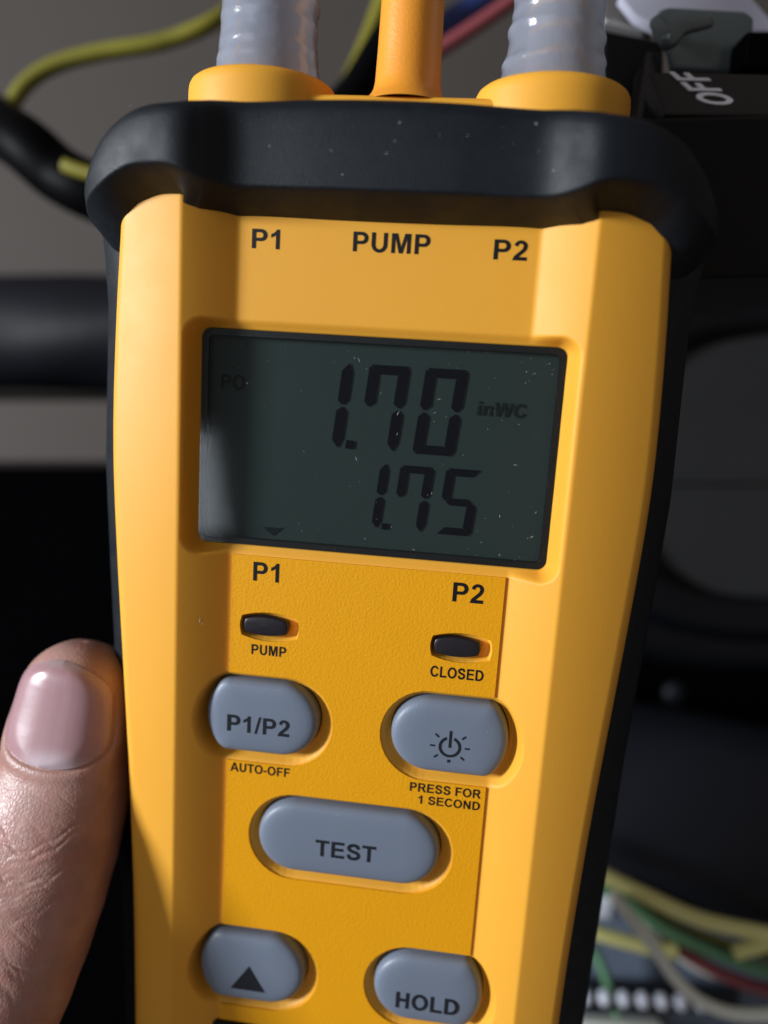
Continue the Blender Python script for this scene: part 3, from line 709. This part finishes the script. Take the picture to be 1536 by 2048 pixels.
# insulated pipe
Yp = .30; rp = 112/f_px*Yp; zp = Z(672, Yp)
rg = np.random.default_rng(2); ph1 = rg.uniform(0, 6, 9)
def foamp(t, a):
    r = np.ones_like(a)
    for k in range(9): r += .010*np.sin(a*(1+k % 4)+ph1[k]+t*(14+9*k))
    return r
pp = tube('insulated_pipe', [(-.5, Yp, zp), (-.25, Yp, zp+.0005), (0, Yp, zp), (.13, Yp, zp)], rp, FOAM, smooth_n=60, seg=64, prof=foamp)
tag(pp, 'thick black foam covered pipe running level behind the left side', 'pipe')
# blower housing on the right
hc = (X(1575, .235), .235, Z(930, .235)); px2m = .235/f_px
def lathe_y(name, c, prof, m, parent=None, seg=96, sx=1.0, ex=2.0):
    a = np.linspace(0, 2*math.pi, seg, endpoint=False); kk = 1/(np.abs(np.cos(a))**ex+np.abs(np.sin(a))**ex)**(1/ex)
    A = np.stack([np.stack([c[0]+r*sx*kk*np.cos(a), np.full(seg, c[1]+y), c[2]+r*kk*np.sin(a)], 1) for r, y in prof])
    return mesh_np(name, A.reshape(-1, 3), grid_faces(len(prof), seg, True), m, parent, True, 1.0)
hz = empty('blower_housing'); tag(hz, 'round dark grey blower housing with a raised black rim, right of the meter', 'blower housing')
r1 = 268*px2m
lathe_y('face_plate', hc, [(0.0005, 0), (r1*.6, 0), (r1, .001)], PLATE, hz, 96, 1.25, 2.7)
lathe_y('rim', hc, [(r1-.0005, .002), (r1, -.003), (r1+.003, -.006), (r1+.008, -.007), (r1+.012, -.004), (r1+.014, .002), (r1+.014, .04)], RIMM, hz, 96, 1.25, 2.7)
lathe_y('outer_flange', hc, [(r1+.013, .006), (r1+.022, .005), (r1+.025, .009), (r1+.025, .05)], RIMM, hz, 96, 1.25, 2.7)
sb = wbox('seam_strip', hc[0]-r1*.97, hc[0]+r1*.97, .2325, .2345, Z(968, .2335), Z(955, .2335), PLATE, .6, hz)
dr = tube('black_duct', [(X(1000,.225), .235, Z(1560,.235)), (X(1300,.235), .232, Z(1600,.235)), (X(1600,.235), .23, Z(1650,.235)), (X(2000,.235), .228, Z(1690,.235))], .030, NAVY, seg=64, smooth_n=16)
tag(dr, 'smooth navy black duct below the blower housing at right', 'duct')

# breaker top right
br = empty('circuit_breaker'); tag(br, 'black circuit breaker marked OFF with a smoky lock tab, top right behind the boot', 'circuit breaker')
Yb = .150; SB = 0.80
def mapB(px, py, Y=Yb): return at(px, py, Y)
def slab(name, corners, thick, m, bv, parent=br):
    """corners: (px,py,Y) loop seen clockwise; extruded away from the camera"""
    F_ = [at(c[0], c[1], c[2]*SB) for c in corners]; nn = (F_[1]-F_[0]).cross(F_[2]-F_[0]).normalized()
    if nn.y < 0: nn = -nn
    k = len(F_); V = [tuple(p) for p in F_]+[tuple(p+nn*thick) for p in F_]
    F = [list(range(k)), list(range(k, 2*k))[::-1]]+[[i, i+k, (i+1) % k+k, (i+1) % k] for i in range(k)]
    o = mesh_np(name, V, F, m, parent, False, 1.0)
    import bmesh
    bm = bmesh.new(); bm.from_mesh(o.data); bmesh.ops.recalc_face_normals(bm, faces=bm.faces); bm.to_mesh(o.data); bm.free()
    return bevel(o, bv)
slab('case', [(1265, 232, .146), (1720, 222, .146), (1760, 545, .150), (1240, 560, .150)], .05, BRK, 1.2)
slab('side_case', [(1205, 55, .168), (1330, 80, .168), (1330, 560, .166), (1205, 560, .166)], .04, BRK, 1.0)
slab('switch_face', [(1298, 142, .149), (1700, 150, .149), (1700, 232, .147), (1333, 228, .147)], .004, BRKF, .5)
slab('rib', [(1294, 98, .160), (1322, 104, .160), (1290, 300, .150), (1268, 300, .150)], .006, BRKF, .9)
slab('lock_tab', [(1318, 18, .156), (1340, 12, .156), (1490, 20, .156), (1510, 32, .156), (1508, 70, .157), (1492, 146, .160), (1345, 139, .160), (1338, 100, .158), (1312, 62, .157)], .0018, TABM, .7)
tl = [at(1312, 44, .153*SB), at(1336, 78, .150*SB), at(1362, 56, .150*SB), at(1420, 46, .152*SB)]
tube('tab_lip', [tuple(p) for p in tl], [.0011, .0016, .0014, .0008], TABM, br, seg=16)
slab('white_sticker', [(1238, -10, .175), (1500, -10, .175), (1560, 60, .172), (1440, 62, .172), (1320, 58, .172), (1270, 30, .173)], .002, WST, .3)
slab('terminal_lug', [(1205, -20, .182), (1262, -20, .182), (1315, 52, .176), (1290, 62, .176), (1205, 38, .178)], .003, STEEL, .8)
slab('handle_slot', [(1492, 60, .152), (1700, 60, .152), (1700, 140, .153), (1486, 140, .153)], .006, GLOSSB, .9)
# OFF on the switch face
def off_text():
    P0, P1, P2 = at(1298, 142, .149*SB), at(1700, 150, .149*SB), at(1333, 228, .147*SB)
    nn = (P1-P0).cross(P2-P0).normalized(); nn = nn if nn.y < 0 else -nn
    def hit(px, py):
        d = at(px, py, 1.0)-Vector((0, 0, CZ)); t = (P0-Vector((0, 0, CZ))).dot(nn)/d.dot(nn); return Vector((0, 0, CZ))+d*t
    org = hit(1476, 213); ex = hit(1403, 147)-org; ey = hit(1409, 212)-org      # reading direction, letter height
    V, F = [], []; x = 0; tot = 778+611+564
    for ch in 'OFF':
        adv, loops = GL[ch]; ls = [[((p[0]+x)/tot, p[1]/716) for p in l] for l in loops]
        v_, f_ = prism(ls[0], 0, 1, ls[1:]); k = len(V)
        for p in v_: V.append(tuple(org+ex*p[0]+ey*p[1]+nn*(.00008+.0002*p[2])))
        F += [[i+k for i in q] for q in f_]; x += adv
    mesh_np('lettering', V, F, mat('white_print', (.95, .95, 1), .5, .4), br, False, 1.0)
off_text()
# wires
def wire(name, pts, rpx, Y, m, label, cat='wire', group=None):
    P = [tuple(at(p[0], p[1], p[2] if len(p) > 2 else Y)) for p in pts]
    o = tube(name, P, rpx/f_px*Y, m, seg=20, smooth_n=14); tag(o, label, cat, group); return o
wire('earth_wire', [(520, -40, .21), (440, 35), (330, 82), (200, 105), (110, 130), (50, 170), (5, 240), (-60, 330)], 16, .20, YG, 'yellow and green earth wire curving across the top left corner')
wire('cable_sleeve', [(-140, 120, .21), (-30, 235, .20), (50, 290), (120, 350), (200, 390), (330, 440, .2), (470, 560, .21)], 56, .19, GLOSSB, 'thick black cable sleeve at the upper left behind the boot', 'cable')
wire('sleeve_wire_end', [(128, 330), (165, 343), (230, 360), (300, 372)], 14, .172, YG, 'short yellow wire end lying over the black sleeve')
wire('yellow_wire', [(800, -80, .2), (765, 10, .2), (735, 90, .2), (690, 185, .2), (640, 260, .2)], 20, .20, YG, 'yellow green wire rising behind the pump nozzle')
wire('black_cable', [(830, -10, .2), (760, 100, .2), (705, 190, .2), (640, 250, .2)], 34, .21, GLOSSB, 'black cable passing behind the pump nozzle base', 'cable')
wire('blue_wire', [(1040, -70), (960, 5), (880, 60), (790, 120), (700, 200)], 26, .21, BLU, 'dark blue wire right of the pump nozzle', 'wire')
wire('red_wire', [(1110, -60), (1010, 12), (940, 60), (870, 105), (780, 160)], 15, .20, RED, 'red wire between the pump nozzle and the right hose')
wire('yellow_wire', [(1060, 1690), (1190, 1742), (1290, 1790), (1400, 1838), (1536, 1868), (1700, 1900)], 15, .19, YEL, 'upper yellow wire sweeping across the lower right corner')
wire('yellow_wire', [(1080, 1830), (1180, 1862), (1260, 1885), (1320, 1900), (1352, 1902)], 14, .20, YEL, 'short yellow wire passing behind the white wire near the boot')
wire('yellow_wire', [(1468, 1905), (1510, 1893), (1560, 1880), (1700, 1850)], 15, .195, YEL, 'yellow wire stub touching the right border of the picture')
wire('green_wire', [(1190, 1760), (1250, 1800), (1330, 1858), (1430, 1905), (1540, 1945), (1700, 1990)], 13, .20, GRN, 'green wire lying between the upper yellow wire and the red wire')
wire('red_wire', [(1330, 1880), (1390, 1918), (1450, 1950), (1540, 1980), (1700, 2010)], 13, .205, RED, 'red wire below the green wire in the lower right corner')
wire('white_wire', [(1225, 1790), (1262, 1835), (1310, 1900), (1362, 1970), (1420, 2012), (1500, 2030), (1640, 2020)], 12, .185, WHT, 'white wire crossing the board in the lower right corner')
wire('green_wire', [(1150, 1860), (1190, 1905), (1215, 1965), (1235, 2030)], 9, .212, GRN, 'thin dark green wire dropping to the pale pins')
wire('grey_wire', [(1210, 1770), (1290, 1850), (1380, 1930), (1470, 1960), (1600, 1975)], 6, .208, WHT, 'thin pale wire running under the green wire')
wire('yellow_wire', [(1240, 1775), (1340, 1840), (1440, 1880), (1560, 1925), (1700, 1940)], 6, .203, YG, 'thin olive wire tangled between the thick yellow and green wires')
wire('black_wire', [(1230, 1800), (1330, 1850), (1440, 1890), (1600, 1910)], 12, .209, GLOSSB, 'black wire in the gap under the upper yellow wire')
# control board
cb = empty('control_board'); tag(cb, 'blue grey control board with a row of pale round pins, lower right', 'circuit board')
SB = 1.0
def cslab(name, c, th, m, bv): return slab(name, c, th, m, bv, cb)
cslab('board', [(1000, 1775, .226), (1800, 1840, .226), (1800, 2300, .212), (1000, 2300, .212)], .002, BOARD, .3)
cslab('relay', [(1100, 1755, .212), (1232, 1762, .212), (1225, 1840, .212), (1100, 1835, .212)], .008, PIN, .8)
cslab('terminal_strip', [(1050, 1960, .212), (1480, 1980, .212), (1480, 2030, .210), (1050, 2020, .210)], .006, NAVY, .8)
cslab('connector', [(1050, 2040, .206), (1330, 2055, .206), (1330, 2150, .204), (1050, 2140, .204)], .006, WHT, .8)
pin0 = None
for i in range(9):
    c = at(1092+38*i, 1983+2.2*i, .209)
    prof = [(.0001, -.0035), (.0012, -.0033), (.0017, -.0025), (.0019, -.0022), (.0019, -.0005)]
    if pin0 is None:
        pin0 = lathe_y('pin', (0, 0, 0), prof, PIN, cb, 16); pin0.location = c
    else:
        p = pin0.copy(); COL.objects.link(p); p.parent = cb; p.location = c
